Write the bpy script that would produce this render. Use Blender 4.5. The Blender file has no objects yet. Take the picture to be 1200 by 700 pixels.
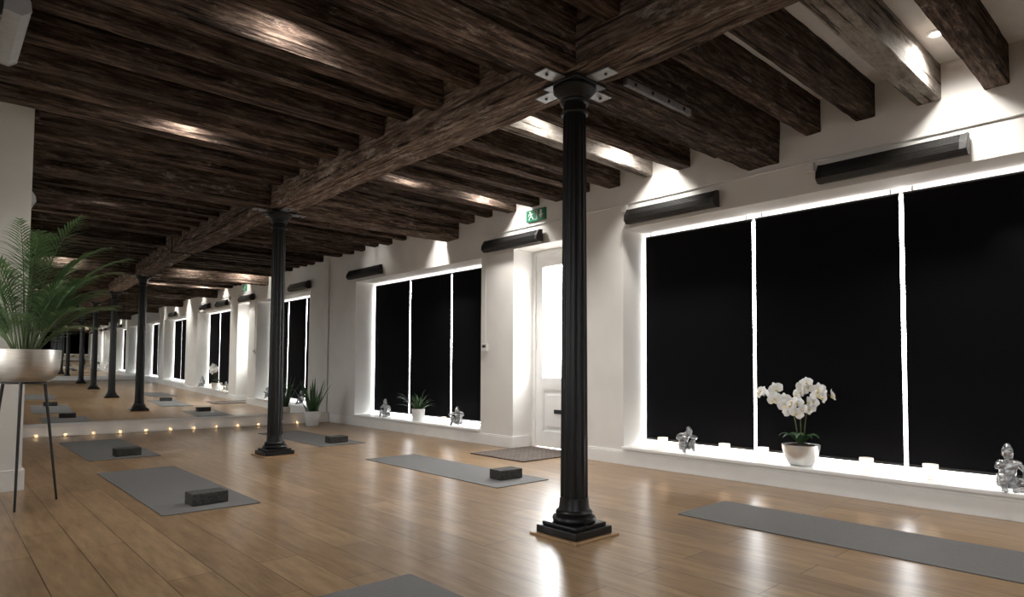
import bpy, bmesh, math, random
from mathutils import Vector, Matrix, noise
H = 0.9                      # eye height; plan figures below are multiples of it
random.seed(7)
S = bpy.context.scene; COL = S.collection
R = math.radians
WX = 5.33*H                  # window wall face
CX = 2.885*H                 # column line
CY = 2.61                    # near column (in eye heights)
ZC = 3.2*H; ZJ = 2.93*H; ZB = 2.75*H   # ceiling, joist underside, beam underside
SILL = 0.185*H
YM = 10.8*H                  # mirror wall at the window-wall corner
YAW = R(2.1)

# ------------------------------------------------------------------ mesh helpers
class MB:
    def __init__(s): s.bm = bmesh.new()
    def box(s, c, size, bev=0, rot=None, seg=2):
        r = bmesh.ops.create_cube(s.bm, size=1)
        vs = r['verts']
        M = Matrix.Translation(Vector(c))
        if rot is not None: M = M @ rot
        M = M @ Matrix.Diagonal((size[0], size[1], size[2], 1))
        bmesh.ops.transform(s.bm, matrix=M, verts=vs)
        if bev:
            es = list({e for v in vs for e in v.link_edges})
            bmesh.ops.bevel(s.bm, geom=es, offset=bev, segments=seg, affect='EDGES', profile=0.5)
        return s
    def span(s, x0, x1, y0, y1, z0, z1, bev=0):
        return s.box(((x0+x1)/2, (y0+y1)/2, (z0+z1)/2), (abs(x1-x0), abs(y1-y0), abs(z1-z0)), bev)
    def tube(s, pts, rad, n=8):
        pts = [Vector(p) for p in pts]
        rs = rad if isinstance(rad, (list, tuple)) else [rad]*len(pts)
        t0 = (pts[1]-pts[0]).normalized()
        up = Vector((0,0,1)) if abs(t0.z) < .9 else Vector((1,0,0))
        a = t0.cross(up).normalized()
        rings = []
        for i, p in enumerate(pts):
            t = (pts[min(i+1, len(pts)-1)]-pts[max(i-1, 0)]).normalized()
            a = (a - t*a.dot(t)).normalized(); b = t.cross(a)
            rings.append([s.bm.verts.new(p+(a*math.cos(k*2*math.pi/n)+b*math.sin(k*2*math.pi/n))*rs[i]) for k in range(n)])
        for i in range(len(rings)-1):
            for k in range(n):
                s.bm.faces.new((rings[i][k], rings[i][(k+1)%n], rings[i+1][(k+1)%n], rings[i+1][k]))
        s.bm.faces.new(rings[0][::-1]); s.bm.faces.new(rings[-1])
        return s
    def lathe(s, prof, n=32, c=(0,0,0), mod=None, cap=True):
        c = Vector(c); rings = []
        for (r, z) in prof:
            ring = []
            for k in range(n):
                a = k*2*math.pi/n
                rr = r*(mod(a, z) if mod else 1)
                ring.append(s.bm.verts.new(c+Vector((rr*math.cos(a), rr*math.sin(a), z))))
            rings.append(ring)
        for i in range(len(rings)-1):
            for k in range(n):
                s.bm.faces.new((rings[i][k], rings[i][(k+1)%n], rings[i+1][(k+1)%n], rings[i+1][k]))
        if cap:
            s.bm.faces.new(rings[0][::-1]); s.bm.faces.new(rings[-1])
        return s
    def prism(s, poly, y0, y1):          # polygon in xz, extruded along y
        f = [s.bm.verts.new((x, y0, z)) for x, z in poly]
        b = [s.bm.verts.new((x, y1, z)) for x, z in poly]
        n = len(poly)
        s.bm.faces.new(f); s.bm.faces.new(b[::-1])
        for i in range(n): s.bm.faces.new((f[i], b[i], b[(i+1)%n], f[(i+1)%n]))
        return s
    def blade(s, pts, ws, side, fold=0.25):
        side = Vector(side).normalized(); rows = []
        for i, (p, w) in enumerate(zip(pts, ws)):
            p = Vector(p)
            t = (Vector(pts[min(i+1, len(pts)-1)])-Vector(pts[max(i-1, 0)])).normalized()
            n = side.cross(t)
            rows.append((s.bm.verts.new(p-side*w+n*w*fold), s.bm.verts.new(p), s.bm.verts.new(p+side*w+n*w*fold)))
        for a, b in zip(rows, rows[1:]):
            s.bm.faces.new((a[0], a[1], b[1], b[0])); s.bm.faces.new((a[1], a[2], b[2], b[1]))
        return s
    def clamp(s, x0=None, x1=None, y1=None):
        for v in s.bm.verts:
            if x0 is not None and v.co.x < x0: v.co.x = x0+(v.co.x-x0)*.04
            if x1 is not None and v.co.x > x1: v.co.x = x1+(v.co.x-x1)*.04
            if y1 is not None and v.co.y > y1: v.co.y = y1+(v.co.y-y1)*.04
        return s

def build(name, mb, mat, parent=None, smooth=False, loc=None, rotz=None):
    bm = mb.bm
    bmesh.ops.recalc_face_normals(bm, faces=bm.faces)
    me = bpy.data.meshes.new(name); bm.to_mesh(me); bm.free()
    me.materials.append(mat)
    if smooth:
        me.polygons.foreach_set('use_smooth', [True]*len(me.polygons))
        try: me.set_sharp_from_angle(angle=R(35))
        except Exception: pass
    o = bpy.data.objects.new(name, me); COL.objects.link(o)
    if parent: o.parent = parent
    if loc is not None: o.location = loc
    if rotz is not None: o.rotation_euler = (0, 0, rotz)
    return o
def tag(o, label, cat, group=None):
    o['label'] = label; o['category'] = cat
    if group: o['group'] = group
    return o
def thing(name, label, cat, loc, rotz=0, group=None):
    o = bpy.data.objects.new(name, None); COL.objects.link(o)
    o.empty_display_size = .05
    o.location = loc; o.rotation_euler = (0, 0, rotz)
    return tag(o, label, cat, group)
def struct(name, mb, mat, parent=None, **k):
    o = build(name, mb, mat, parent, **k)
    if parent is None: o['kind'] = 'structure'
    return o
def dup(root, loc, rotz, label, group=None):
    r = root.copy(); COL.objects.link(r); r.location = loc; r.rotation_euler = (0, 0, rotz)
    r['label'] = label
    if group: r['group'] = group
    for ch in list(root.children):
        c = ch.copy(); COL.objects.link(c); c.parent = r
        for g in list(ch.children):
            d = g.copy(); COL.objects.link(d); d.parent = c
    return r

# ------------------------------------------------------------------ materials
def base_mat(name):
    m = bpy.data.materials.new(name); m.use_nodes = True
    nt = m.node_tree
    return m, nt, nt.nodes['Principled BSDF']
def noisy(name, c1, c2, scale=8, rough=.5, metal=0, bump=0, stretch=(1,1,1), detail=5, spec=None, emit=None):
    m, nt, b = base_mat(name)
    tc = nt.nodes.new('ShaderNodeTexCoord'); mp = nt.nodes.new('ShaderNodeMapping')
    mp.inputs['Scale'].default_value = stretch
    nz = nt.nodes.new('ShaderNodeTexNoise'); nz.inputs['Scale'].default_value = scale; nz.inputs['Detail'].default_value = detail
    cr = nt.nodes.new('ShaderNodeValToRGB')
    cr.color_ramp.elements[0].position = .3; cr.color_ramp.elements[1].position = .7
    cr.color_ramp.elements[0].color = (*c1, 1); cr.color_ramp.elements[1].color = (*c2, 1)
    L = nt.links.new
    L(tc.outputs['Object'], mp.inputs['Vector']); L(mp.outputs[0], nz.inputs['Vector'])
    L(nz.outputs['Fac'], cr.inputs['Fac']); L(cr.outputs['Color'], b.inputs['Base Color'])
    b.inputs['Roughness'].default_value = rough; b.inputs['Metallic'].default_value = metal
    if spec is not None: b.inputs['Specular IOR Level'].default_value = spec
    if bump:
        bp = nt.nodes.new('ShaderNodeBump'); bp.inputs['Strength'].default_value = bump; bp.inputs['Distance'].default_value = .01
        L(nz.outputs['Fac'], bp.inputs['Height']); L(bp.outputs[0], b.inputs['Normal'])
    if emit:
        b.inputs['Emission Color'].default_value = (*emit[0], 1); b.inputs['Emission Strength'].default_value = emit[1]
    return m
def timber(name, dark, mid, light, pale, p0=.55, p1=.72):
    m, nt, b = base_mat(name); L = nt.links.new; N = nt.nodes.new
    tc = N('ShaderNodeTexCoord'); oi = N('ShaderNodeObjectInfo')
    ad = N('ShaderNodeVectorMath'); ad.operation = 'ADD'
    ml = N('ShaderNodeMath'); ml.operation = 'MULTIPLY'; ml.inputs[1].default_value = 40
    L(oi.outputs['Random'], ml.inputs[0]); L(tc.outputs['Object'], ad.inputs[0]); L(ml.outputs[0], ad.inputs[1])
    def nz(stretch, scale, det, rough):
        mp = N('ShaderNodeMapping'); mp.inputs['Scale'].default_value = stretch; L(ad.outputs[0], mp.inputs['Vector'])
        n = N('ShaderNodeTexNoise'); n.inputs['Scale'].default_value = scale; n.inputs['Detail'].default_value = det; n.inputs['Roughness'].default_value = rough
        L(mp.outputs[0], n.inputs['Vector']); return n
    def ramp(src, a, b_, ca=(0,0,0), cb=(1,1,1)):
        r = N('ShaderNodeValToRGB'); r.color_ramp.elements[0].position = a; r.color_ramp.elements[1].position = b_
        r.color_ramp.elements[0].color = (*ca, 1); r.color_ramp.elements[1].color = (*cb, 1); L(src.outputs['Fac'], r.inputs['Fac']); return r
    n1 = nz((2.0, 18, 18), 2.2, 10, .74)
    cr = ramp(n1, .36, .66, dark, light); k = cr.color_ramp.elements.new(.5); k.color = (*mid, 1)
    n2 = nz((2.6, 7, 7), 1.7, 10, .82)
    r2 = ramp(n2, p0, p1)
    mx = N('ShaderNodeMixRGB'); mx.inputs['Color2'].default_value = (*pale, 1); L(r2.outputs['Color'], mx.inputs['Fac']); L(cr.outputs['Color'], mx.inputs['Color1'])
    # drying cracks along the grain
    n3 = nz((.9, 26, 26), 1.1, 4, .6)
    r3 = ramp(n3, .38, .42, (.12,.11,.10), (1,1,1))
    mu = N('ShaderNodeMixRGB'); mu.blend_type = 'MULTIPLY'; mu.inputs['Fac'].default_value = .85
    L(mx.outputs[0], mu.inputs['Color1']); L(r3.outputs['Color'], mu.inputs['Color2'])
    # each timber a little lighter or darker than its neighbour
    hv = N('ShaderNodeHueSaturation'); mr_ = N('ShaderNodeMapRange'); mr_.inputs['To Min'].default_value = .65; mr_.inputs['To Max'].default_value = 1.25
    L(oi.outputs['Random'], mr_.inputs['Value']); L(mr_.outputs[0], hv.inputs['Value']); L(mu.outputs[0], hv.inputs['Color'])
    L(hv.outputs[0], b.inputs['Base Color'])
    b.inputs['Roughness'].default_value = .85; b.inputs['Specular IOR Level'].default_value = .1
    bp = N('ShaderNodeBump'); bp.inputs['Strength'].default_value = .9; bp.inputs['Distance'].default_value = .016
    ma = N('ShaderNodeMath'); ma.operation = 'ADD'; L(n1.outputs['Fac'], ma.inputs[0]); L(r3.outputs['Color'], ma.inputs[1])
    L(ma.outputs[0], bp.inputs['Height']); L(bp.outputs[0], b.inputs['Normal'])
    return m
def floor_mat():
    m, nt, b = base_mat('oak_planks'); L = nt.links.new; N = nt.nodes.new
    tc = N('ShaderNodeTexCoord'); mp = N('ShaderNodeMapping'); mp.inputs['Rotation'].default_value = (0, 0, R(90))
    L(tc.outputs['Object'], mp.inputs['Vector'])
    br = N('ShaderNodeTexBrick'); L(mp.outputs[0], br.inputs['Vector'])
    br.inputs['Scale'].default_value = 1; br.inputs['Brick Width'].default_value = 1.25; br.inputs['Row Height'].default_value = .19
    br.inputs['Mortar Size'].default_value = .0024; br.inputs['Mortar Smooth'].default_value = .2; br.offset = .37
    br.inputs['Color1'].default_value = (.40, .275, .165, 1); br.inputs['Color2'].default_value = (.295, .197, .115, 1)
    br.inputs['Mortar'].default_value = (.085, .055, .035, 1)
    m2 = N('ShaderNodeMapping'); m2.inputs['Scale'].default_value = (9, 1.1, 1); L(tc.outputs['Object'], m2.inputs['Vector'])
    nz = N('ShaderNodeTexNoise'); nz.inputs['Scale'].default_value = 2.4; nz.inputs['Detail'].default_value = 9; nz.inputs['Roughness'].default_value = .7
    L(m2.outputs[0], nz.inputs['Vector'])
    cr = N('ShaderNodeValToRGB'); cr.color_ramp.elements[0].position = .28; cr.color_ramp.elements[1].position = .72
    cr.color_ramp.elements[0].color = (.48, .44, .40, 1); cr.color_ramp.elements[1].color = (1.15, 1.13, 1.08, 1)
    L(nz.outputs['Fac'], cr.inputs['Fac'])
    mx = N('ShaderNodeMixRGB'); mx.blend_type = 'MULTIPLY'; mx.inputs['Fac'].default_value = 1
    L(br.outputs['Color'], mx.inputs['Color1']); L(cr.outputs['Color'], mx.inputs['Color2']); L(mx.outputs[0], b.inputs['Base Color'])
    b.inputs['Roughness'].default_value = .29; b.inputs['Specular IOR Level'].default_value = .45
    bp = N('ShaderNodeBump'); bp.inputs['Strength'].default_value = .1; bp.inputs['Distance'].default_value = .004
    L(nz.outputs['Fac'], bp.inputs['Height']); L(bp.outputs[0], b.inputs['Normal'])
    return m
def weave_mat():
    m, nt, b = base_mat('brown_door_mat'); L = nt.links.new; N = nt.nodes.new
    tc = N('ShaderNodeTexCoord'); mp = N('ShaderNodeMapping'); mp.inputs['Rotation'].default_value = (0, 0, R(45))
    L(tc.outputs['Object'], mp.inputs['Vector'])
    br = N('ShaderNodeTexBrick'); L(mp.outputs[0], br.inputs['Vector']); br.inputs['Scale'].default_value = 1
    br.inputs['Brick Width'].default_value = .09; br.inputs['Row Height'].default_value = .03; br.inputs['Mortar Size'].default_value = .004
    br.inputs['Color1'].default_value = (.08, .06, .05, 1); br.inputs['Color2'].default_value = (.16, .125, .105, 1); br.inputs['Mortar'].default_value = (.03, .022, .018, 1)
    L(br.outputs['Color'], b.inputs['Base Color']); b.inputs['Roughness'].default_value = .9
    return m
def clear_mat(name, tint, gloss, cloudy=0):
    m = bpy.data.materials.new(name); m.use_nodes = True; nt = m.node_tree; nt.nodes.clear()
    o = nt.nodes.new('ShaderNodeOutputMaterial'); t = nt.nodes.new('ShaderNodeBsdfTransparent'); g = nt.nodes.new('ShaderNodeBsdfGlossy')
    x = nt.nodes.new('ShaderNodeMixShader'); t.inputs[0].default_value = (*tint, 1); g.inputs['Roughness'].default_value = .05
    x.inputs[0].default_value = gloss
    nt.links.new(t.outputs[0], x.inputs[1]); nt.links.new(g.outputs[0], x.inputs[2])
    out = x.outputs[0]
    if cloudy:
        tr = nt.nodes.new('ShaderNodeBsdfTranslucent'); tr.inputs[0].default_value = (.95, .94, .92, 1)
        y = nt.nodes.new('ShaderNodeMixShader'); y.inputs[0].default_value = cloudy
        nt.links.new(out, y.inputs[1]); nt.links.new(tr.outputs[0], y.inputs[2]); out = y.outputs[0]
    nt.links.new(out, o.inputs[0])
    return m

M = {}
M['wall'] = noisy('wall_plaster', (.72,.70,.67), (.78,.76,.73), 3, .8, bump=.05)
M['trim'] = noisy('white_paint', (.81,.805,.79), (.87,.865,.85), 5, .4)
M['ceil'] = noisy('ceiling_plaster', (.70,.685,.655), (.82,.805,.775), 4, .85, bump=.1)
M['floor'] = floor_mat()
M['joist'] = timber('old_joist_timber', (.014,.009,.007), (.066,.045,.035), (.21,.155,.12), (.36,.31,.265), .57, .70)
M['litjoist'] = timber('lit_joist_timber', (.13,.11,.09), (.26,.225,.195), (.43,.38,.335), (.52,.48,.435), .42, .62)  # downlight wash put into the timber colour of two joists
M['beam'] = timber('old_beam_timber', (.016,.010,.008), (.082,.056,.043), (.25,.185,.142), (.40,.345,.295), .55, .69)
M['mainbeam'] = timber('main_beam_timber', (.027,.018,.013), (.122,.085,.065), (.30,.228,.176), (.42,.365,.31), .53, .67)
M['iron'] = noisy('black_iron', (.006,.006,.0065), (.010,.010,.011), 20, .33, spec=.32)
M['strap'] = noisy('bracket_steel', (.20,.20,.205), (.30,.30,.305), 30, .45, metal=.5)
M['woodplate'] = noisy('oak_base_board', (.30,.18,.09), (.40,.25,.13), 10, .4, stretch=(1,8,8))
M['blind'] = noisy('black_blind_cloth', (.004,.004,.005), (.007,.007,.008), 60, .95, spec=.05)
M['heater'] = noisy('charcoal_metal', (.010,.009,.009), (.016,.015,.014), 30, .5, metal=.1)
M['grille'] = noisy('heater_grille', (.03,.028,.026), (.05,.046,.042), 30, .4, metal=.4)
M['greyheater'] = noisy('pale_grey_metal', (.36,.38,.40), (.44,.46,.48), 20, .4)
M['mat'] = noisy('grey_mat_rubber', (.115,.112,.110), (.142,.138,.136), 90, .75, bump=.1)
M['block'] = noisy('charcoal_foam', (.022,.021,.02), (.07,.066,.06), 60, .85, bump=.1)
M['silver'] = noisy('silver_metal', (.72,.71,.69), (.84,.83,.81), 12, .3, metal=.7)
M['champagne'] = noisy('brushed_champagne_metal', (.50,.47,.42), (.60,.565,.51), 14, .33, metal=.95, stretch=(1,1,8))
M['statue'] = noisy('silvered_resin', (.16,.16,.165), (.62,.62,.63), 35, .3, metal=.8, bump=.6)
M['palm'] = noisy('palm_leaf', (.05,.115,.04), (.14,.25,.10), 9, .4)
M['leaf'] = noisy('dark_leaf', (.025,.065,.03), (.075,.15,.06), 12, .4)
M['stem'] = noisy('green_stem', (.06,.09,.03), (.10,.13,.05), 20, .5)
M['petal'] = noisy('white_petal', (.86,.86,.85), (.92,.92,.91), 20, .5)
M['lip'] = noisy('yellow_lip', (.65,.55,.25), (.75,.62,.3), 20, .5)
M['soil'] = noisy('potting_soil', (.02,.013,.009), (.06,.04,.03), 50, .95, bump=.5)
M['pot'] = noisy('white_ceramic', (.74,.73,.71), (.82,.81,.79), 8, .3)
M['glass'] = clear_mat('candle_glass', (.97,.97,.97), .10, .55)
M['pane'] = clear_mat('window_glass', (.97,.97,.97), .04)
M['wax'] = noisy('candle_wax', (.85,.82,.76), (.9,.87,.81), 20, .5, emit=((1,.72,.45), .15))
M['flame'] = noisy('flame', (1,.7,.3), (1,.8,.4), 20, .5, emit=((1,.60,.26), 8))
M['lens'] = noisy('downlight_lens', (.9,.88,.8), (.95,.92,.85), 20, .5, emit=((1,.95,.88), 12))
M['green'] = noisy('exit_green', (.005,.16,.08), (.008,.19,.09), 10, .4)
M['white'] = noisy('sign_white', (.75,.78,.76), (.8,.83,.8), 10, .4)
M['plastic'] = noisy('white_plastic', (.70,.69,.67), (.76,.75,.73), 15, .4)
M['coir'] = weave_mat()
M['mirror'] = noisy('mirror_silver', (.94,.955,.945), (.945,.96,.95), 2, 0.0, metal=1)
M['black'] = noisy('black_fitting', (.01,.01,.01), (.018,.018,.018), 20, .4)

# ------------------------------------------------------------------ room shell
YB = -10*H; XL = -1.6*H; XL2 = 0.2*H; YL = 4.1*H; YF = 11.6*H
XO = 5.36
struct('floor', MB().span(XL-.3, XO, YB-.1, YF, -.06, 0), M['floor'])
struct('ceiling', MB().span(XL-.3, XO, YB-.1, YF, ZC, ZC+.06), M['ceil'])
openings = [(-9.6,-6.0,SILL,2.43*H), (-5.0,-1.2,SILL,2.43*H), (.4,4.14,SILL,2.446*H), (4.85,5.835,0,2.46*H), (6.46,9.8,SILL,2.43*H)]
mb = MB(); y = YB
for a, b, z0, z1 in openings:
    mb.span(WX, XO, y, a*H, 0, ZC)
    if z0: mb.span(WX, XO, a*H, b*H, 0, z0-.025)
    mb.span(WX, XO, a*H, b*H, z1, ZC)
    y = b*H
mb.span(WX, XO, y, YF, 0, ZC)
struct('wall_right', mb, M['wall'])
# left side: unseen windows added to fill the room with daylight
fill_win = [(-8.6,-5.6,XL), (-4.6,-1.4,XL), (.8,2.6,XL), (4.5,6.0,XL2), (9.35,10.6,XL2)]
LZ0, LZ1 = .75, 2.25
mb = MB()
def lwall(x, y0, y1):
    y = y0
    for a, b, xx in fill_win:
        if xx != x: continue
        mb.span(x-.3, x, y, a*H, 0, ZC); mb.span(x-.3, x, a*H, b*H, 0, LZ0); mb.span(x-.3, x, a*H, b*H, LZ1, ZC); y = b*H
    mb.span(x-.3, x, y, y1, 0, ZC)
lwall(XL, YB, YL); lwall(XL2, YL, YF)
mb.span(XL-.3, XL2-.3, YL, YL+.1, 0, ZC)
mb.span(XL2, .57*H, 6.4*H, 9.2*H, 0, ZC)
struct('wall_left', mb, M['wall'])
struct('wall_back', MB().span(XL, WX, YB-.1, YB, 0, ZC), M['wall'])
PZ = .17*H
struct('wall_far', MB().span(-5.6, .3, 0, .1, 0, ZC), M['wall'], loc=(WX, YM+.012, 0), rotz=-YAW)
mb = MB().span(-5.0, -.002, -.09, 0, 0, PZ-.02, .004).span(-5.0, -.002, -.105, 0, PZ-.02, PZ, .005).span(-5.0, -.002, -.1, -.088, 0, .02, .004)
struct('baseboard_far', mb, M['trim'], loc=(WX-.002, YM+.01, 0), rotz=-YAW)
mb = MB()
def skirt(y0, y1):
    mb.span(WX-.018, WX-.0005, y0, y1, 0, .115, .003); mb.span(WX-.013, WX-.0005, y0, y1, .115, .13, .003)
skirt(YB+.01, 4.85*H); skirt(5.835*H, YM-.14)
mb.span(WX-.018, 5.03, 5.835*H-.018, 5.835*H-.0005, 0, .13, .003)
mb.span(WX-.018, 5.03, 4.85*H+.0005, 4.85*H+.018, 0, .13, .003)
struct('baseboard_right', mb, M['trim'])
mb = MB().span(XL2, .57*H+.016, 6.4*H-.016, 6.4*H-.0005, 0, .15, .004).span(.57*H+.0005, .57*H+.016, 6.4*H, 9.2*H, 0, .15, .004)
struct('baseboard_left', mb, M['trim'])
k = 0
for a, b, z0, z1 in openings:
    if not z0: continue
    k += 1
    struct('trim_%d' % k, MB().span(WX-.035, 5.33, a*H-.0 , b*H, SILL-.024, SILL, .004), M['trim'])
    f = MB(); X0, X1 = 5.27, 5.30; q = .012
    f.span(X0, X1, a*H, a*H+q, SILL, z1); f.span(X0, X1, b*H-q, b*H, SILL, z1)
    f.span(X0, X1, a*H+q, b*H-q, SILL, SILL+q); f.span(X0, X1, a*H+q, b*H-q, z1-q, z1)
    w = struct('window_%d' % k, f, M['trim'])
    build('pane', MB().span(5.283, 5.287, a*H+q, b*H-q, SILL+q, z1-q), M['pane'], w)
for a, b, x in fill_win:  # frames and panes of the added, unseen fill windows
    k += 1
    f = MB(); X0, X1 = x-.22, x-.17
    f.span(X0, X1, a*H, a*H+.05, LZ0, LZ1); f.span(X0, X1, b*H-.05, b*H, LZ0, LZ1)
    f.span(X0, X1, a*H+.05, b*H-.05, LZ0, LZ0+.05); f.span(X0, X1, a*H+.05, b*H-.05, LZ1-.05, LZ1)
    mid = (a+b)/2*H; f.span(X0, X1, mid-.025, mid+.025, LZ0+.05, LZ1-.05)
    w = struct('window_%d' % k, f, M['trim'])  # added fill window, numbered on from the window wall
    build('pane', MB().span(x-.198, x-.194, a*H+.05, b*H-.05, LZ0+.05, LZ1-.05), M['pane'], w)

# door
DX = 5.66*H
dw = (5.835-4.85)*H
fr = MB().span(0, .045, 0, .08, 0, 2.21).span(dw-.045, dw, 0, .08, 0, 2.21).span(.045, dw-.045, 0, .08, 2.165, 2.21)
door = struct('door_1', fr, M['trim'], loc=(DX, 5.835*H, 0), rotz=R(-90))
l0, l1 = .047, dw-.047
lf = MB().span(l0, l0+.1, .015, .055, .01, 2.16).span(l1-.1, l1, .015, .055, .01, 2.16)
lf.span(l0+.1, l1-.1, .015, .055, 2.03, 2.16).span(l0+.1, l1-.1, .015, .055, .66, .78).span(l0+.1, l1-.1, .015, .055, .01, .17).span(l0+.1, l1-.1, .03, .05, .17, .66)
leaf = build('door_leaf', lf, M['trim'], door)
build('door_pane', MB().span(l0+.1, l1-.1, .03, .036, .78, 2.03), M['pane'], door)
pn = MB()
for (x0, x1, z0, z1) in ((l0+.1, l1-.1, .17, .19), (l0+.1, l1-.1, .64, .66), (l0+.1, l0+.12, .19, .64), (l1-.12, l1-.1, .19, .64), (l0+.17, l1-.17, .24, .59)):
    pn.span(x0, x1, .018, .03, z0, z1, .004)
build('panel_moulding', pn, M['trim'], leaf)
build('letter_plate', MB().span(.335, .52, .006, .0149, .385, .43, .003).span(.35, .505, .002, .006, .392, .422, .002), M['black'], door)
hd = MB().span(l1-.08, l1-.03, .005, .0149, .92, 1.12, .004).tube([(l1-.055, .01, 1.05), (l1-.055, -.04, 1.05), (l1-.17, -.045, 1.05)], .01, 10)
build('door_handle', hd, M['black'], door)
for z in (.25, 1.15, 1.95):
    build('hinge', MB().tube([(l0-.001, .01, z-.045), (l0-.001, .01, z+.045)], .009, 10), M['silver'], door)

# ------------------------------------------------------------------ timber ceiling
def beam_mb(L, w, d, amp, seed):
    mb = MB(); n = max(6, int(L/.06)); c = .007; rings = []
    sec = [(-w/2+c,0),(-w/6,0),(w/6,0),(w/2-c,0),(w/2,c),(w/2,d*.33),(w/2,d*.66),(w/2,d),(0,d),(-w/2,d),(-w/2,d*.66),(-w/2,d*.33),(-w/2,c)]
    for i in range(n+1):
        x = -L/2+L*i/n; ring = []
        for (yy, zz) in sec:
            q = Vector((x*.7+seed*7.3, yy*3+seed, zz*3)); q2 = Vector((x*8+seed*3.1, yy*10+seed, zz*10))
            dy = noise.noise(q)*amp+noise.noise(q2)*amp*.5; dz = noise.noise(q+Vector((50,9,3)))*amp+noise.noise(q2+Vector((20,9,3)))*amp*.5
            ring.append(mb.bm.verts.new((x, yy+dy, zz+(dz if zz < d*.9 else 0))))
        rings.append(ring)
    m_ = len(sec)
    for a, b in zip(rings, rings[1:]):
        for j in range(m_): mb.bm.faces.new((a[j], a[(j+1)%m_], b[(j+1)%m_], b[j]))
    mb.bm.faces.new(rings[0][::-1]); mb.bm.faces.new(rings[-1])
    return mb
ORD = ['first','second','third','fourth','fifth','sixth','seventh','eighth','ninth','tenth','eleventh','twelfth']
MBW = .28
XR0 = CX+MBW/2+.004; XR1 = WX-.002
cross = [(-6.4,None), (-1.9,None), (CY,'near'), (7.1,'far')]
seed = 0
segs = [(7.1,10.8,'between the far column and the mirror wall'), (CY,7.1,'spanning between the two black columns'), (-1.9,CY,'running out overhead from the near column'), (-6.4,-1.9,None), (-9.9,-6.4,None)]
for a, b, txt in segs:
    seed += 1
    L = (b-a)*H-.006
    o = build('main_beam', beam_mb(L, MBW, ZC-ZB-.003, .014, seed), M['mainbeam'], loc=(CX, (a+b)/2*H, ZB), rotz=R(90), smooth=True)
    if txt: tag(o, 'thick worn brown timber main beam '+txt, 'beam')
    else: tag(o, 'thick brown main beam far back, seen only in the mirror', 'beam', 'main beams seen only in the mirror')
def left_x(yh):
    if yh < 4.35: return XL+.002
    if 6.2 < yh < 9.35: return .57*H+.02
    return XL2+.002
for yh, nm in cross:
    for side in ('window', 'left'):
        seed += 1
        x0, x1 = (XR0, XR1) if side == 'window' else (left_x(yh), CX-MBW/2-.004)
        o = build('cross_beam', beam_mb(x1-x0, .27, ZC-ZB-.003, .014, seed), M['beam'], loc=((x0+x1)/2, yh*H, ZB), smooth=True)
        where = 'the window wall' if side == 'window' else 'the left-hand wall'
        if nm: tag(o, 'deep old cross beam from the %s column head to %s' % (nm, where), 'beam')
        else: tag(o, 'deep old cross beam far back, seen only in the mirror', 'beam', 'cross beams seen only in the mirror')
        if nm == 'near' and side == 'window':     # bolted steel strip along its foot
            sx0 = -(x1-x0)/2+.12
            sp = build('steel_strap', MB().span(sx0, sx0+.66, -.158, -.13, .02, .062, .002), M['strap'], o)
            for i in range(4): build('strap_bolt', MB().box((sx0+.08+i*.165, -.160, .041), (.02, .009, .02), .003), M['iron'], sp)
st = 4.5/11
ys = []
for kk in range(-31, 22):
    if kk % 11 == 0: continue
    yh = 2.6+kk*st
    if -9.8 < yh < 10.65: ys.append((kk, yh))
for kk, yh in ys:
    for side in ('window', 'left'):
        seed += 1
        x0, x1 = (XR0, XR1) if side == 'window' else (left_x(yh), CX-MBW/2-.004)
        w = (.12 if side == 'window' else .105)+random.uniform(-.02, .025)
        pale = side == 'window' and kk in (-3, 3)  # joists whose lamplight is painted in as a paler timber
        o = build('ceiling_joist', beam_mb(x1-x0, w, ZC-ZJ-.003+random.uniform(-.012,.02), .009, seed), M['litjoist'] if pale else M['joist'], loc=((x0+x1)/2, yh*H+random.uniform(-.015,.015), 0), smooth=True)
        o.location.z = ZC-.003-(max(v.co.z for v in o.data.vertices))
        sd = 'the window side' if side == 'window' else 'the left side'
        ad = 'lamplit pale' if pale else 'dark'
        if yh > 7.1: t = ad+' joist on %s, %s from the far column towards the mirror' % (sd, ORD[kk-12])
        elif yh > 2.6: t = ad+' joist on %s, %s beyond the near column towards the far one' % (sd, ORD[kk-1])
        elif yh > .1: t = ad+' joist on %s, %s on the viewer\'s side of the near column' % (sd, ORD[-kk-1])
        else: t = None
        if t: tag(o, t, 'joist')
        else: tag(o, 'dark joist far back, seen only in the mirror', 'joist', 'joists seen only in the mirror')

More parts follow.
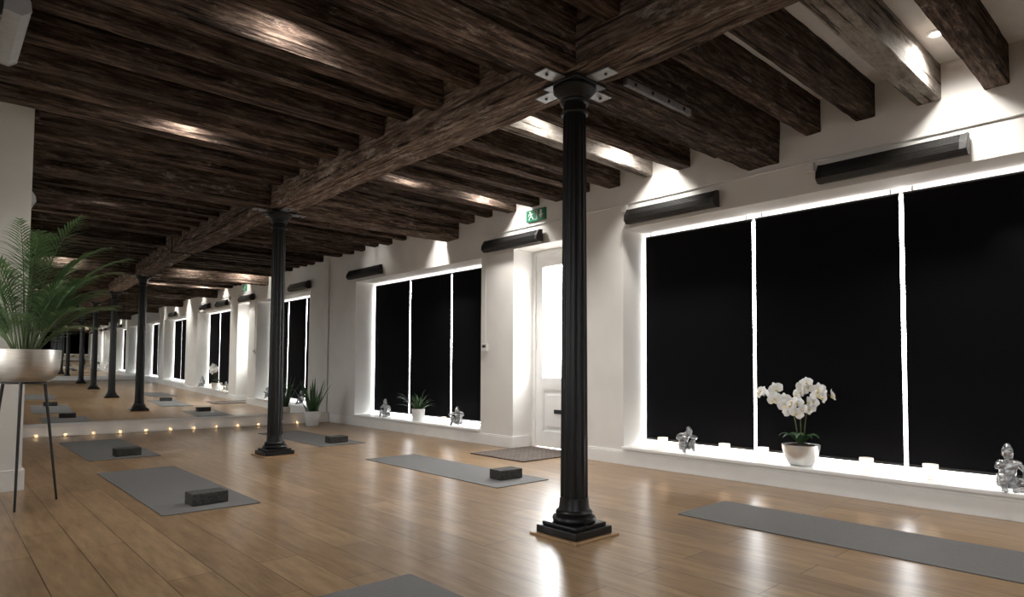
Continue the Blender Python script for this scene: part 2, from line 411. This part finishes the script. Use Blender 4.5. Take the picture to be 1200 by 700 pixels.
# ------------------------------------------------------------------ iron columns
def make_column():
    t = thing('iron_column', '', 'column', (0,0,0))
    build('base_board', MB().box((0,0,.006), (.34,.34,.012), .002), M['woodplate'], t)
    pb = MB().box((0,0,.032), (.288,.288,.04), .004).box((0,0,.062), (.245,.245,.02), .006)
    build('base_plate', pb, M['iron'], t)
    prof = [(.10,.072),(.114,.078),(.118,.09),(.114,.102),(.10,.108),(.094,.112),(.098,.118),(.1,.126),(.094,.134),(.084,.14),(.08,.16),(.077,.20)]
    build('base_moulding', MB().lathe(prof, 40), M['iron'], t, True)
    zt = ZB-.19
    pr = [(.074-.011*i/30, .2+(zt-.2)*i/30) for i in range(31)]
    build('shaft', MB().lathe(pr, 96, mod=lambda a, z: 1-.07*abs(math.sin(a*8))**.7), M['iron'], t, True)
    cp = [(.060,zt),(.074,zt+.004),(.078,zt+.012),(.074,zt+.02),(.064,zt+.026),(.064,zt+.06),(.078,zt+.066),(.082,zt+.076),(.076,zt+.086),(.082,zt+.1),(.106,zt+.125),(.118,zt+.135),(.12,zt+.148),(.114,zt+.154)]
    build('capital', MB().lathe(cp, 40), M['iron'], t, True)
    build('abacus', MB().box((0,0,zt+.163), (.25,.25,.018), .003), M['iron'], t)
    hp = MB().box((0,0,ZB-.018), (.54,.09,.008), .002).box((0,0,ZB-.0185), (.09,.54,.0075), .002)
    h = build('head_bracket', hp, M['strap'], t)
    for sx in (-1, 1):
        p = .22
        build('bracket_bolt', MB().lathe([(.009,-.008),(.009,0)], 6, (sx*p, 0, ZB-.0225)), M['iron'], h)
        build('bracket_bolt', MB().lathe([(.009,-.008),(.009,0)], 6, (0, sx*p, ZB-.0225)), M['iron'], h)
    return t
c0 = make_column(); c0.location = (CX, CY*H, 0); c0['label'] = 'fluted black cast iron column standing nearest, with wide square base'
dup(c0, (CX, 7.1*H, 0), 0, 'fluted black cast iron column farther back, beside the corner mat')
for yh in (-1.9, -6.4):
    dup(c0, (CX, yh*H, 0), 0, 'black cast iron column seen only in the mirror', 'columns seen only in the mirror')

# ------------------------------------------------------------------ mirrors
def make_mirror(label, loc, rotz, Lm, n, tl):
    mr = thing('wall_mirror', label, 'mirror', loc, rotz)
    for i in range(n):
        x1 = -.01-i*Lm/n; x0 = x1-Lm/n+.0004
        z0, z1 = PZ+.002, ZC-.004
        mb = MB(); b = mb.bm
        y0 = -.006; y1 = y0-(z1-z0)*tl
        f = [b.verts.new(p) for p in ((x0,y0,z0),(x1,y0,z0),(x1,y1,z1),(x0,y1,z1))]
        k_ = [b.verts.new(p) for p in ((x0,y0+.005,z0),(x1,y0+.005,z0),(x1,y1+.005,z1),(x0,y1+.005,z1))]
        b.faces.new(f); b.faces.new(k_[::-1])
        for j in range(4): b.faces.new((f[j], k_[j], k_[(j+1)%4], f[(j+1)%4]))
        build('mirror_panel', mb, M['mirror'], mr)
make_mirror('full height frameless mirror panels covering the far end wall', (WX-.004, YM-.002, 0), -YAW, 4.75, 5, .0085)
make_mirror('mirror on the back wall behind the viewpoint, seen only in reflection', (XL+.02, YB+.002, 0), R(180), 6.1, 6, 0)

# ------------------------------------------------------------------ blinds
def blind(ya, yb, ztop, label, group=None):   # ya > yb, left edge seen from the room at ya
    w = (ya-yb)
    t = thing('roller_blind', label, 'blind', (5.12, ya, 0), R(-90), group)
    zb = SILL+.045
    build('blind_fabric', MB().span(0, w, -.001, .001, zb+.02, ztop-.044), M['blind'], t)
    build('bottom_bar', MB().span(0, w, -.008, .008, zb, zb+.02, .004), M['black'], t)
    build('roller_tube', MB().tube([(0, .011, ztop-.044), (w, .011, ztop-.044)], .013, 14), M['black'], t)
    build('blind_bracket', MB().span(.05, .062, .004, .018, ztop-.05, ztop, .002), M['trim'], t)
    build('blind_bracket', MB().span(w-.062, w-.05, .004, .018, ztop-.05, ztop, .002), M['trim'], t)
    return t
def window_blinds(a, b, z1, names, group=None):
    ga = .028
    tot = (b-a)*H; w = (tot-4*ga)/3
    for i in range(3):
        ya = b*H-ga-i*(w+ga)
        blind(ya, ya-w, z1-.002, names[i], group)
window_blinds(.4, 4.14, 2.446*H, ['wide black roller blind behind the two candles nearest the column, large window', 'wide black roller blind directly behind the white orchid', 'wide black roller blind at the right edge, behind the largest statue'])
window_blinds(6.46, 9.8, 2.43*H, ['black roller blind nearest the mirror, in the far window', 'black roller blind behind the spiky sill plant, middle of the far window', 'black roller blind nearest the door, in the far window'])
for a, b in ((-9.6,-6.0), (-5.0,-1.2)):
    window_blinds(a, b, 2.43*H, ['black roller blind seen only in the mirror']*3, 'blinds seen only in the mirror')

# ------------------------------------------------------------------ heaters
def make_heater(label, loc, rotz, body, grille, L=.88, group=None):
    t = thing('wall_heater', label, 'heater', loc, rotz, group)
    prof = [(-.02,.01),(-.085,0),(-.12,.03),(-.115,.075),(-.075,.135),(-.03,.14)]
    mb = MB(); f = [mb.bm.verts.new((-L/2, yy, z)) for yy, z in prof]; b = [mb.bm.verts.new((L/2, yy, z)) for yy, z in prof]
    mb.bm.faces.new(f); mb.bm.faces.new(b[::-1])
    for i in range(len(prof)): mb.bm.faces.new((f[i], b[i], b[(i+1)%6], f[(i+1)%6]))
    build('heater_body', mb, body, t)
    g = MB(); nn = 9
    for i in range(nn):
        q = i/(nn-1)
        if q < .5: y_, z_ = -.119+.005*q*2, .034+.04*q*2
        else: y_, z_ = -.114+.036*(q-.5)*2, .076+.054*(q-.5)*2
        g.box((0, y_-.002, z_), (L-.05, .007, .004))
    build('heater_grille', g, grille, t)
    for s in (-1, 1):
        e = MB()
        pf = [(yy*1.04-.0005, z*1.03-.002) for yy, z in prof]
        ff = [e.bm.verts.new((s*L/2, yy, z)) for yy, z in pf]; bb = [e.bm.verts.new((s*(L/2+.014), yy, z)) for yy, z in pf]
        e.bm.faces.new(ff); e.bm.faces.new(bb[::-1])
        for i in range(6): e.bm.faces.new((ff[i], bb[i], bb[(i+1)%6], ff[(i+1)%6]))
        build('end_cap', e, body, t)
        build('heater_bracket', MB().span(s*L*.3-.02, s*L*.3+.02, -.03, -.0005, .03, .11, .003), body, t)
    return t
zh = 2.465*H
make_heater('dark bar heater above the large window, nearer the column', (WX, 3.52*H, zh), R(-90), M['heater'], M['heater'])
make_heater('dark ribbed bar heater above the large window, nearest the viewer', (WX, 1.61*H, zh+.015), R(-90), M['heater'], M['grille'])
make_heater('dark bar heater above the door recess', (WX, 5.8*H, zh), R(-90), M['heater'], M['heater'])
make_heater('dark bar heater above the far window, nearest the mirror', (WX, 9.4*H, zh), R(-90), M['heater'], M['heater'])
make_heater('dark bar heater behind the viewpoint, seen only in the mirror', (WX, -3.1*H, zh), R(-90), M['heater'], M['heater'])
make_heater('pale grey heater hung high at the top left corner of the room', (XL2, 4.48*H, 2.80*H), R(90), M['greyheater'], M['greyheater'], .66)
make_heater('pale grey heater high on the left pillar, above the palm', (.57*H, 8.0*H, 2.52*H), R(90), M['greyheater'], M['greyheater'], .8)

# conduit, junction boxes, thermostat, exit sign
cz = 2.70*H
cd = MB().tube([(WX-.009, .1*H, cz), (WX-.009, 6.38*H, cz)], .008, 8)
tag(build('cable_conduit', cd, M['plastic'], None, True), 'thin white conduit running along the window wall above the heaters', 'conduit')
for yh, tx in ((4.1,'beside the heater nearer the column'), (2.2,'beside the ribbed heater'), (5.0,'near the exit sign')):
    t = thing('junction_box', 'small white junction box on the conduit '+tx, 'junction box', (WX, yh*H, cz-.035), R(-90))
    build('box_body', MB().span(-.03, .03, -.03, .0005, -.045, .024, .004), M['plastic'], t)
    build('box_lid', MB().span(-.026, .026, -.034, -.0301, -.041, .02, .001), M['plastic'], t)
t = thing('thermostat', 'small white thermostat box on the narrow pier beside the far window', 'thermostat', (WX, 6.36*H, 1.2*H), R(-90))
build('thermostat_body', MB().span(-.045, .045, -.03, .0005, 0, .09, .004), M['plastic'], t)
build('display_plate', MB().span(-.03, .03, -.033, -.0301, .04, .072, .001), M['black'], t)
tag(build('thermostat_cable', MB().tube([(WX-.006, 6.36*H, 1.302*H), (WX-.006, 6.36*H, 2.44*H)], .005, 8), M['plastic'], None, True), 'thin pale cable dropping from heater to thermostat', 'cable')

sg = thing('exit_sign', 'green emergency exit sign with white running figure above the door', 'sign', (WX, 5.42*H, 2.745*H), R(-90))
SS = .84
def sc(mb):
    bmesh.ops.scale(mb.bm, vec=(SS, 1, SS), verts=mb.bm.verts); return mb
build('sign_board', sc(MB().span(-.17, .17, -.028, -.0005, 0, .15, .003)), M['green'], sg)
pm = MB()
Y0, Y1 = -.031, -.0281
def seg2(x0, z0, x1, z1, w):
    d = Vector((x1-x0, z1-z0)).normalized(); nx, nz = -d.y*w/2, d.x*w/2
    pm.prism([(x0+nx, z0+nz), (x1+nx, z1+nz), (x1-nx, z1-nz), (x0-nx, z0-nz)], Y0, Y1)
ox = -.085
pm.prism([(ox-.012+.011*math.cos(a), .122+.011*math.sin(a)) for a in [i*math.pi/6 for i in range(12)]], Y0, Y1)
seg2(ox-.006, .11, ox+.012, .066, .022); seg2(ox+.012, .07, ox-.02, .05, .012); seg2(ox-.02, .05, ox-.03, .022, .011)
seg2(ox+.012, .07, ox+.034, .046, .012); seg2(ox+.034, .046, ox+.05, .02, .011)
seg2(ox-.006, .107, ox-.032, .092, .009); seg2(ox-.032, .092, ox-.04, .07, .008); seg2(ox, .104, ox+.024, .088, .009); seg2(ox+.024, .088, ox+.036, .1, .008)
build('running_figure', sc(pm), M['white'], sg)
dm = MB().prism([(-.015,.015),(.03,.015),(.03,.135),(-.015,.135),(-.015,.127),(.022,.127),(.022,.023),(-.015,.023)], Y0, Y1)
build('doorway_mark', sc(dm), M['white'], sg)
am = MB().prism([(.085,.13),(.115,.13),(.115,.075),(.14,.075),(.1,.02),(.06,.075),(.085,.075)], Y0, Y1)
build('arrow_mark', sc(am), M['white'], sg)

# ------------------------------------------------------------------ downlights
dl = None
for xh, en, row in ((1.55, 62, 'the left half of the room'), (3.72, 50, 'the aisle right of the main beam'), (4.8, 140, 'the window wall')):
    for i, yh in enumerate((-5.1, -2.95, -.9, 1.17, 3.62, 5.67, 7.33, 9.14)):
        if 3 < xh < 4 and i < 4: continue
        loc = (xh*H, yh*H, ZC)
        if i < 3: lab, gr = 'round recessed downlight far back, seen only in the mirror', 'downlights seen only in the mirror'
        else: lab, gr = 'round recessed downlight over %s, %s from the viewer' % (row, ORD[i-(4 if 3 < xh < 4 else 3)]), None
        if dl is None:
            dl = thing('ceiling_downlight', lab, 'downlight', loc, 0, gr)
            ring = MB().lathe([(.036,-.012),(.05,-.008),(.052,-.0005),(.036,-.0005),(.036,-.012)], 24, cap=False)
            build('trim_ring', ring, M['trim'], dl, True); build('lens', MB().lathe([(.034,-.006),(.034,-.001)], 24), M['lens'], dl)
        else:
            c = dup(dl, loc, 0, lab)
            if gr: c['group'] = gr
            elif 'group' in c: del c['group']
        l = bpy.data.lights.new('downlight_spot', 'SPOT'); l.energy = en; l.spot_size = R(168); l.spot_blend = 1; l.color = (1, .96, .90); l.shadow_soft_size = .10
        lo = bpy.data.objects.new('downlight_spot', l); COL.objects.link(lo); lo.location = (loc[0], loc[1], ZC-.025)

# ------------------------------------------------------------------ yoga mats and blocks
def make_mat(x0, x1, y0, y1, label):
    w, l = (x1-x0)*H, (y1-y0)*H; r = .02; pts = []
    for (cx, cy, a0) in ((w/2-r, l/2-r, 0), (-w/2+r, l/2-r, 90), (-w/2+r, -l/2+r, 180), (w/2-r, -l/2+r, 270)):
        for q in range(5): a = R(a0+q*22.5); pts.append((cx+r*math.cos(a), cy+r*math.sin(a)))
    mb = MB(); lo = [mb.bm.verts.new((x, y, 0)) for x, y in pts]; hi = [mb.bm.verts.new((x, y, .005)) for x, y in pts]
    mb.bm.faces.new(lo[::-1]); mb.bm.faces.new(hi); n = len(pts)
    for i in range(n): mb.bm.faces.new((lo[i], lo[(i+1)%n], hi[(i+1)%n], hi[i]))
    return tag(build('yoga_mat', mb, M['mat'], loc=((x0+x1)/2*H, (y0+y1)/2*H, .0005)), label, 'yoga mat')
make_mat(3.80, 4.44, .3, 2.5, 'grey yoga mat without a block, below the large window sill')
make_mat(3.48, 4.10, 4.0, 6.15, 'grey yoga mat between the two columns, in front of the door')
make_mat(1.17, 1.82, 4.7, 6.93, 'grey yoga mat with block at left, nearest the plant stand')
make_mat(1.25, 1.93, 7.85, 9.95, 'grey yoga mat at far left, closest to mirror candles')
make_mat(3.60, 4.23, 7.45, 9.5, 'grey yoga mat behind the farther column, near the corner plant')
make_mat(1.13, 1.74, .45, 2.63, 'grey yoga mat cut off by the bottom edge of the view')
def make_block(x, y, rz, label):
    mb = MB().box((0,0,.0375), (.225,.145,.075), .006)
    return tag(build('yoga_block', mb, M['block'], loc=(x*H, y*H, .006), rotz=rz), label, 'yoga block')
make_block(1.52, 4.95, R(2), 'charcoal foam block on the left mat nearest the plant stand')
make_block(3.85, 4.3, R(-3), 'charcoal foam block on the mat in front of the door')
make_block(1.64, 8.08, R(2), 'charcoal foam block on the far left mat by the mirror')
make_block(3.95, 7.72, R(-2), 'charcoal foam block on the mat behind the farther column')
tag(build('door_mat', MB().span(4.62*H, 5.58*H, 4.9*H, 5.78*H, .0005, .012, .003), M['coir']), 'brown woven entrance mat on the floor at the door', 'door mat')

# ------------------------------------------------------------------ candles
def candle_light(p, e):
    l = bpy.data.lights.new('candle_glow', 'POINT'); l.energy = e; l.color = (1, .64, .34); l.shadow_soft_size = .008
    o = bpy.data.objects.new('candle_glow', l); COL.objects.link(o); o.location = p
cd0 = None
def candle(loc, label, e=.2, scl=1):
    global cd0
    if cd0 is None:
        cd0 = thing('tealight_candle', label, 'candle', loc, 0)
        pr = [(.028,0),(.032,.004),(.034,.072),(.032,.072),(.030,.008),(.001,.007)]
        build('glass_holder', MB().lathe(pr, 24), M['glass'], cd0, True)
        build('wax', MB().lathe([(.019,.009),(.019,.022),(.017,.023)], 20), M['wax'], cd0, True)
        build('flame', MB().lathe([(.001,.024),(.003,.028),(.0038,.033),(.002,.041),(.0006,.046)], 12), M['flame'], cd0, True)
        cd0.scale = (scl,)*3
    else:
        dup(cd0, loc, 0, label).scale = (scl,)*3
    candle_light((loc[0], loc[1], loc[2]+.056*scl), e)
for yh, tx in ((3.79,'left of the small seated statue'), (3.11,'right of the small seated statue'), (2.738,'just left of the orchid bowl'), (1.884,'right of the orchid bowl'), (1.445,'left of the largest statue')):
    candle((5.52*H, yh*H, SILL+.001), 'lit glass tealight on the large window sill, '+tx, .3, 1.35)
candle((5.50*H, 7.5*H, SILL+.001), 'lit tealight in clear glass on the far window sill', .3, 1.1)
for i in range(13):
    xl = -.25-i*(3.55/12)
    x = WX+xl*math.cos(YAW)-.15*math.sin(YAW); yy = YM-xl*math.sin(YAW)-.15*math.cos(YAW)
    candle((x, yy, .001), 'lit tealight on the floor along the mirror base, %s from the window wall' % (ORD+['thirteenth'])[i], .035, .55)

# ------------------------------------------------------------------ seated statues
def statue_mesh(pose):
    E = [(0,1),(1,2),(2,3),(3,4),(4,5),(5,6),(6,7),(0,8),(8,9),(9,10),(10,11),(0,12),(12,13),(13,14),(14,15),(15,16),(2,17),(17,18),(18,19),(19,20),(2,21),(21,22),(22,23),(23,24)]
    if pose == 0:     # one knee raised, hand at the face
        P = [(0,.01,.045,.042),(0,.012,.10,.036),(0,.005,.145,.040),(0,-.004,.178,.018),(-.006,-.014,.205,.030),(-.01,-.018,.228,.034),(-.01,-.014,.252,.024),(-.006,-.004,.272,.014),
         (.04,0,.04,.03),(.085,-.055,.03,.026),(.02,-.095,.02,.018),(-.015,-.1,.018,.014),
         (-.04,0,.04,.03),(-.055,-.075,.105,.026),(-.05,-.085,.05,.02),(-.048,-.105,.014,.016),(-.047,-.13,.012,.012),
         (.048,0,.155,.019),(.078,-.02,.11,.016),(.05,-.075,.075,.013),(.02,-.095,.07,.013),
         (-.048,0,.155,.019),(-.07,-.05,.13,.016),(-.035,-.06,.165,.013),(-.02,-.055,.19,.013)]
    else:             # curled forward over both raised knees, head turned on folded arms
        P = [(0,.03,.045,.044),(0,.045,.095,.038),(0,.02,.14,.040),(0,-.015,.165,.018),(.012,-.05,.175,.030),(.016,-.07,.185,.034),(.014,-.062,.212,.028),(.01,-.04,.235,.014),
         (.04,.0,.04,.03),(.05,-.075,.115,.027),(.045,-.07,.055,.02),(.045,-.105,.014,.015),
         (-.04,.0,.04,.03),(-.055,-.075,.115,.027),(-.05,-.07,.055,.02),(-.05,-.095,.018,.016),(-.05,-.125,.012,.012),
         (.05,.01,.15,.02),(.09,-.05,.13,.016),(.05,-.10,.135,.013),(.0,-.11,.14,.013),
         (-.05,.01,.15,.02),(-.095,-.05,.13,.016),(-.06,-.105,.14,.013),(-.01,-.115,.15,.012)]
    me = bpy.data.meshes.new('statue_skin'); me.from_pydata([p[:3] for p in P], E, [])
    o = bpy.data.objects.new('statue_tmp', me); COL.objects.link(o)
    o.modifiers.new('s', 'SKIN')
    for v, p in zip(me.skin_vertices[0].data, P): v.radius = (p[3]*.95, p[3]*.95)
    me.skin_vertices[0].data[0].use_root = True
    o.modifiers.new('d', 'SUBSURF').levels = 3
    dg = bpy.context.evaluated_depsgraph_get(); dg.update()
    out = bpy.data.meshes.new_from_object(o.evaluated_get(dg))
    bpy.data.objects.remove(o)
    for v in out.vertices:      # carved folds and curls
        c = v.co; n = v.normal
        amp = .0022 if c.z < .19 else .0018
        v.co = c+n*amp*(math.sin(c.z*200+noise.noise(c*30)*5)*(.7 if c.z < .19 else .2)+noise.noise(c*90)*1.2)
    zmin = min(v.co.z for v in out.vertices)
    for v in out.vertices: v.co.z -= zmin
    out.materials.clear(); out.materials.append(M['statue'])
    out.polygons.foreach_set('use_smooth', [True]*len(out.polygons))
    return out
SM = [statue_mesh(0), statue_mesh(1)]
def statue(p, loc, rotz, sc, label):
    o = bpy.data.objects.new('seated_statue', SM[p]); COL.objects.link(o); o.location = loc; o.rotation_euler = (0,0,rotz); o.scale = (sc,)*3
    return tag(o, label, 'statue')
statue(1, (5.47*H, 3.50*H, SILL+.001), R(-35), .95, 'small silver statue curled over its knees, left end of the large sill')
statue(0, (5.42*H, .96*H, SILL+.001), R(-65), 1.05, 'largest silver seated statue, hand at face, right end of the sill')
statue(0, (5.5*H, 9.06*H, SILL+.001), R(-60), .95, 'silver seated statue on the far window sill, nearest the mirror')
statue(1, (5.47*H, 7.12*H, SILL+.001), R(-60), 1.0, 'silver curled-up statue on the far window sill, nearest the door')

# ------------------------------------------------------------------ orchid
t = thing('potted_orchid', 'white orchid with arching stems in a silver bowl on the large sill', 'orchid', (5.46*H, 2.373*H, SILL+.001), R(-90))
bw = [(.075,0),(.085,.006),(.09,.012),(.115,.06),(.132,.12),(.136,.155),(.131,.155),(.126,.12),(.108,.062),(.07,.02),(.001,.02)]
build('bowl', MB().lathe(bw, 40), M['silver'], t, True)
build('moss', MB().lathe([(.001,.10),(.118,.10),(.122,.135),(.1,.15),(.05,.16),(.001,.163)], 28, cap=False), M['soil'], t, True)
lv = MB(); rng = random.Random(3)
for i in range(9):
    a = i*2.4; L = rng.uniform(.12,.2); pts = []; ws = []
    for q in range(7):
        s = q/6; pts.append((math.cos(a)*L*s, math.sin(a)*L*s*.7, .15+.11*math.sin(s*2.2)-.03*s)); ws.append(.026*math.sin(math.pi*min(.98, .12+s*.88)))
    lv.blade(pts, ws, (-math.sin(a), math.cos(a), 0))
build('leaves', lv, M['leaf'], t, True)
pet = MB()
def petal(mb, ang, ln, w, lift):
    d = Vector((math.cos(ang), 0, math.sin(ang))); sd = Vector((-math.sin(ang), 0, math.cos(ang))); pts = []; ws = []
    for q in range(6):
        s = q/5; pts.append(d*ln*s+Vector((0, -lift*math.sin(s*math.pi)-.003, 0))); ws.append(w*math.sin(math.pi*(.1+.88*s))**.7)
    mb.blade(pts, ws, sd, .1)
for ang, ln, w in ((90,.042,.016),(210,.042,.016),(330,.042,.016),(10,.046,.028),(170,.046,.028)): petal(pet, R(ang), ln, w, .008)
lipm = MB().lathe([(.002,-.004),(.008,0),(.01,.006),(.004,.014)], 10, (0, -.012, -.012))
fl0 = None
stems = [[(-.02,0,.15),(-.03,-.01,.30),(-.05,-.02,.42),(-.10,-.03,.52),(-.18,-.05,.55),(-.26,-.06,.51)],
         [(.0,.01,.15),(.0,0,.32),(.0,-.02,.46),(.015,-.03,.57),(.05,-.04,.63),(.10,-.06,.64)],
         [(.02,0,.15),(.035,-.01,.28),(.06,-.03,.42),(.11,-.04,.53),(.18,-.05,.57),(.26,-.06,.52)],
         [(-.005,-.02,.15),(-.01,-.05,.28),(-.02,-.07,.38),(.0,-.09,.45),(.05,-.1,.47),(.09,-.11,.44)]]
def interp(p, s):
    x = s*(len(p)-1); i = min(int(x), len(p)-2); return Vector(p[i]).lerp(Vector(p[i+1]), x-i)
for p in stems: build('stem', MB().tube([interp(p, i/14) for i in range(15)], .004, 6), M['stem'], t, True)
for p, cnt in zip(stems, (10, 9, 10, 7)):
    for i in range(cnt):
        q = interp(p, .48+.52*i/(cnt-1))+Vector((rng.uniform(-.035,.035), -.02+rng.uniform(-.02,.012), rng.uniform(-.075,.03)))
        if fl0 is None:
            f = build('flower', pet, M['petal'], t, True); g = build('flower_lip', lipm, M['lip'], f, True); fl0 = (f, g)
        else:
            f = fl0[0].copy(); COL.objects.link(f); f.parent = t; g = fl0[1].copy(); COL.objects.link(g); g.parent = f
        f.location = q; f.rotation_euler = (rng.uniform(-.5,.35), rng.uniform(-.6,.6), rng.uniform(-1.0,.8)); f.scale = (rng.uniform(1.0,1.28),)*3

# ------------------------------------------------------------------ palm on tripod stand
PX, PY = .50*H, 5.72*H
sz = .80
s_ = thing('plant_stand', 'black three-legged plant stand holding the silver planter', 'plant stand', (PX, PY, 0))
ring = [(.12*math.cos(a), .12*math.sin(a), sz-.019) for a in [i*2*math.pi/28 for i in range(29)]]
build('support_ring', MB().tube(ring, .006, 8), M['black'], s_, True)
for a in (R(-100), R(20), R(140)):
    d = Vector((math.cos(a), math.sin(a), 0))
    build('leg', MB().tube([d*.125+Vector((0,0,sz-.014)), d*.22+Vector((0,0,.001))], [.010,.007], 10), M['black'], s_, True)
pl = thing('potted_palm', 'tall green palm in a brushed silver planter on the tripod stand', 'potted plant', (PX, PY, sz-.012))
pp = [(.10,0),(.14,.006),(.17,.03),(.19,.08),(.196,.14),(.197,.205),(.191,.205),(.188,.14),(.165,.04),(.001,.03)]
build('planter', MB().lathe(pp, 48), M['champagne'], pl, True)
build('soil', MB().lathe([(.001,.165),(.186,.165),(.186,.175),(.09,.183),(.001,.185)], 28, cap=False), M['soil'], pl)
rng = random.Random(11)
fo = MB(); sm_ = MB()
def frond(base, az, elev, L, ll):
    pts = []; p = Vector(base); n = 38; e = elev; curl = rng.uniform(.7, 1.3)
    for i in range(n+1):
        pts.append(p.copy())
        s = i/n; e = elev-curl*s*s
        p += Vector((math.cos(az)*math.cos(e), math.sin(az)*math.cos(e), math.sin(e)))*L/n
    sm_.tube(pts, [.006*(1-.8*i/n) for i in range(n+1)], 6)
    sidev = Vector((-math.sin(az), math.cos(az), 0))
    for i in range(12, n+1):
        tdir = (pts[min(i+1, n)]-pts[i-1]).normalized(); s = (i-12)/(n-12)
        l = ll*(math.sin(math.pi*(.18+.72*s)))*rng.uniform(.85,1.1)
        for sg_ in (-1, 1):
            d = (sidev*sg_*(.9-.35*s)+tdir*(.5+.6*s)+Vector((0,0,rng.uniform(.0,.2)))).normalized()
            q = [pts[i]+d*l*x+Vector((0,0,-.3*l*x*x)) for x in (0,.3,.65,1)]
            fo.blade(q, [.002,.0062,.005,.0008], d.cross(Vector((0,0,1))), .2)
for i in range(26):
    az = i*2.399+rng.uniform(-.2,.2)
    elev = R(rng.uniform(52, 87)); L = rng.uniform(.5, .92)
    if elev < R(70): L *= .76
    if math.sin(az) > .3: L *= .8
    frond((.05*math.cos(az), .05*math.sin(az), .17), az, elev, L, rng.uniform(.17,.23))
for az, e, L in ((-45,70,.66), (-20,66,.58), (-70,62,.6), (5,70,.62), (-35,46,.40), (-60,80,.98), (-100,78,.94), (-30,80,.88)):
    frond((.04*math.cos(R(az)), .04*math.sin(R(az)), .17), R(az), R(e), L, .19)
fo.clamp(x0=-.24, y1=.56); sm_.clamp(x0=-.24, y1=.56)
build('foliage', fo, M['palm'], pl, True); build('stems', sm_, M['stem'], pl, True)

# corner snake plant
t = thing('potted_snake_plant', 'spiky upright green plant in a white pot beside the mirror corner', 'potted plant', (4.75*H, 10.15*H, 0))
build('pot', MB().lathe([(.08,.001),(.09,.006),(.115,.12),(.122,.22),(.114,.22),(.106,.12),(.001,.10)], 32), M['pot'], t, True)
build('soil', MB().lathe([(.001,.185),(.11,.185),(.11,.19),(.001,.2)], 24, cap=False), M['soil'], t)
lv = MB(); rng = random.Random(5)
for i in range(15):
    a = i*2.4; r0 = rng.uniform(.01,.07); L = rng.uniform(.34,.56); tilt = rng.uniform(.1,.55); pts = []; ws = []
    for q in range(7):
        s = q/6; rr = r0+L*math.sin(tilt)*s*(.7+.5*s); pts.append((math.cos(a)*rr, math.sin(a)*rr, .19+L*math.cos(tilt)*s)); ws.append(.024*(1-s**2.2)+.001)
    lv.blade(pts, ws, (-math.sin(a), math.cos(a), 0), .3)
build('leaves', lv, M['leaf'], t, True)
# far sill plant
t = thing('potted_spider_plant', 'spreading narrow-leaved green plant in a white pot on the far sill', 'potted plant', (5.45*H, 8.07*H, SILL+.001))
build('pot', MB().lathe([(.07,0),(.078,.006),(.09,.12),(.094,.16),(.087,.16),(.08,.1),(.001,.09)], 32), M['pot'], t, True)
build('soil', MB().lathe([(.001,.13),(.083,.13),(.083,.136),(.001,.142)], 24, cap=False), M['soil'], t)
lv = MB()
for i in range(34):
    a = i*2.4; L = rng.uniform(.22,.38); e0 = rng.uniform(.5,1.45); pts = []; ws = []; p = Vector((.02*math.cos(a), .02*math.sin(a), .135)); e = e0
    for q in range(8):
        s = q/7; pts.append(p.copy()); ws.append(.014*(1-s**2)+.001)
        e = e0-1.1*s*s; k2 = .5 if math.cos(a) > 0 else 1
        p += Vector((math.cos(a)*math.cos(e)*k2, math.sin(a)*math.cos(e), math.sin(e)))*L/7
    lv.blade(pts, ws, (-math.sin(a), math.cos(a), 0), .3)
lv.clamp(x1=.16)
build('leaves', lv, M['leaf'], t, True)

# ------------------------------------------------------------------ daylight, portals, camera
w = bpy.data.worlds.new('overcast_sky'); S.world = w; w.use_nodes = True
nt = w.node_tree; bg = nt.nodes['Background']
tc = nt.nodes.new('ShaderNodeTexCoord'); sx = nt.nodes.new('ShaderNodeSeparateXYZ'); cr = nt.nodes.new('ShaderNodeValToRGB')
cr.color_ramp.elements[0].position = 0; cr.color_ramp.elements[0].color = (.28, .27, .26, 1)     # pale paving below the horizon
cr.color_ramp.elements[1].position = .04; cr.color_ramp.elements[1].color = (.95, .98, 1, 1)
nt.links.new(tc.outputs['Generated'], sx.inputs[0]); nt.links.new(sx.outputs['Z'], cr.inputs['Fac']); nt.links.new(cr.outputs['Color'], bg.inputs[0])
mr_ = nt.nodes.new('ShaderNodeMapRange')                   # the street side of the sky is far brighter than the courtyard side
mr_.inputs['From Min'].default_value = -.15; mr_.inputs['From Max'].default_value = .15
mr_.inputs['To Min'].default_value = 6.0; mr_.inputs['To Max'].default_value = 26
nt.links.new(sx.outputs['X'], mr_.inputs['Value']); nt.links.new(mr_.outputs[0], bg.inputs[1])
def portal(x, y0, y1, z0, z1, rot):
    l = bpy.data.lights.new('sky_portal', 'AREA'); l.shape = 'RECTANGLE'; l.size = (z1-z0); l.size_y = (y1-y0)
    l.cycles.is_portal = True
    o = bpy.data.objects.new('sky_portal', l); COL.objects.link(o); o.location = (x, (y0+y1)/2, (z0+z1)/2); o.rotation_euler = (0, R(rot), 0)
for a, b, z0, z1 in openings: portal(5.32, a*H, b*H, z0, z1, 90)
for a, b, x in fill_win: portal(x-.26, a*H, b*H, LZ0, LZ1, -90)
cam = bpy.data.cameras.new('camera'); co = bpy.data.objects.new('camera', cam); COL.objects.link(co)
co.location = (0, 0, H)
co.rotation_euler = (Matrix.Rotation(R(-42.3), 3, 'Z') @ Matrix.Rotation(R(92.4), 3, 'X') @ Matrix.Rotation(R(.3), 3, 'Z')).to_euler()
cam.sensor_width = 36; cam.lens = 22.5; cam.shift_y = .0405; cam.clip_start = .05
S.camera = co
S.view_settings.view_transform = 'Standard'
S.view_settings.look = 'None'
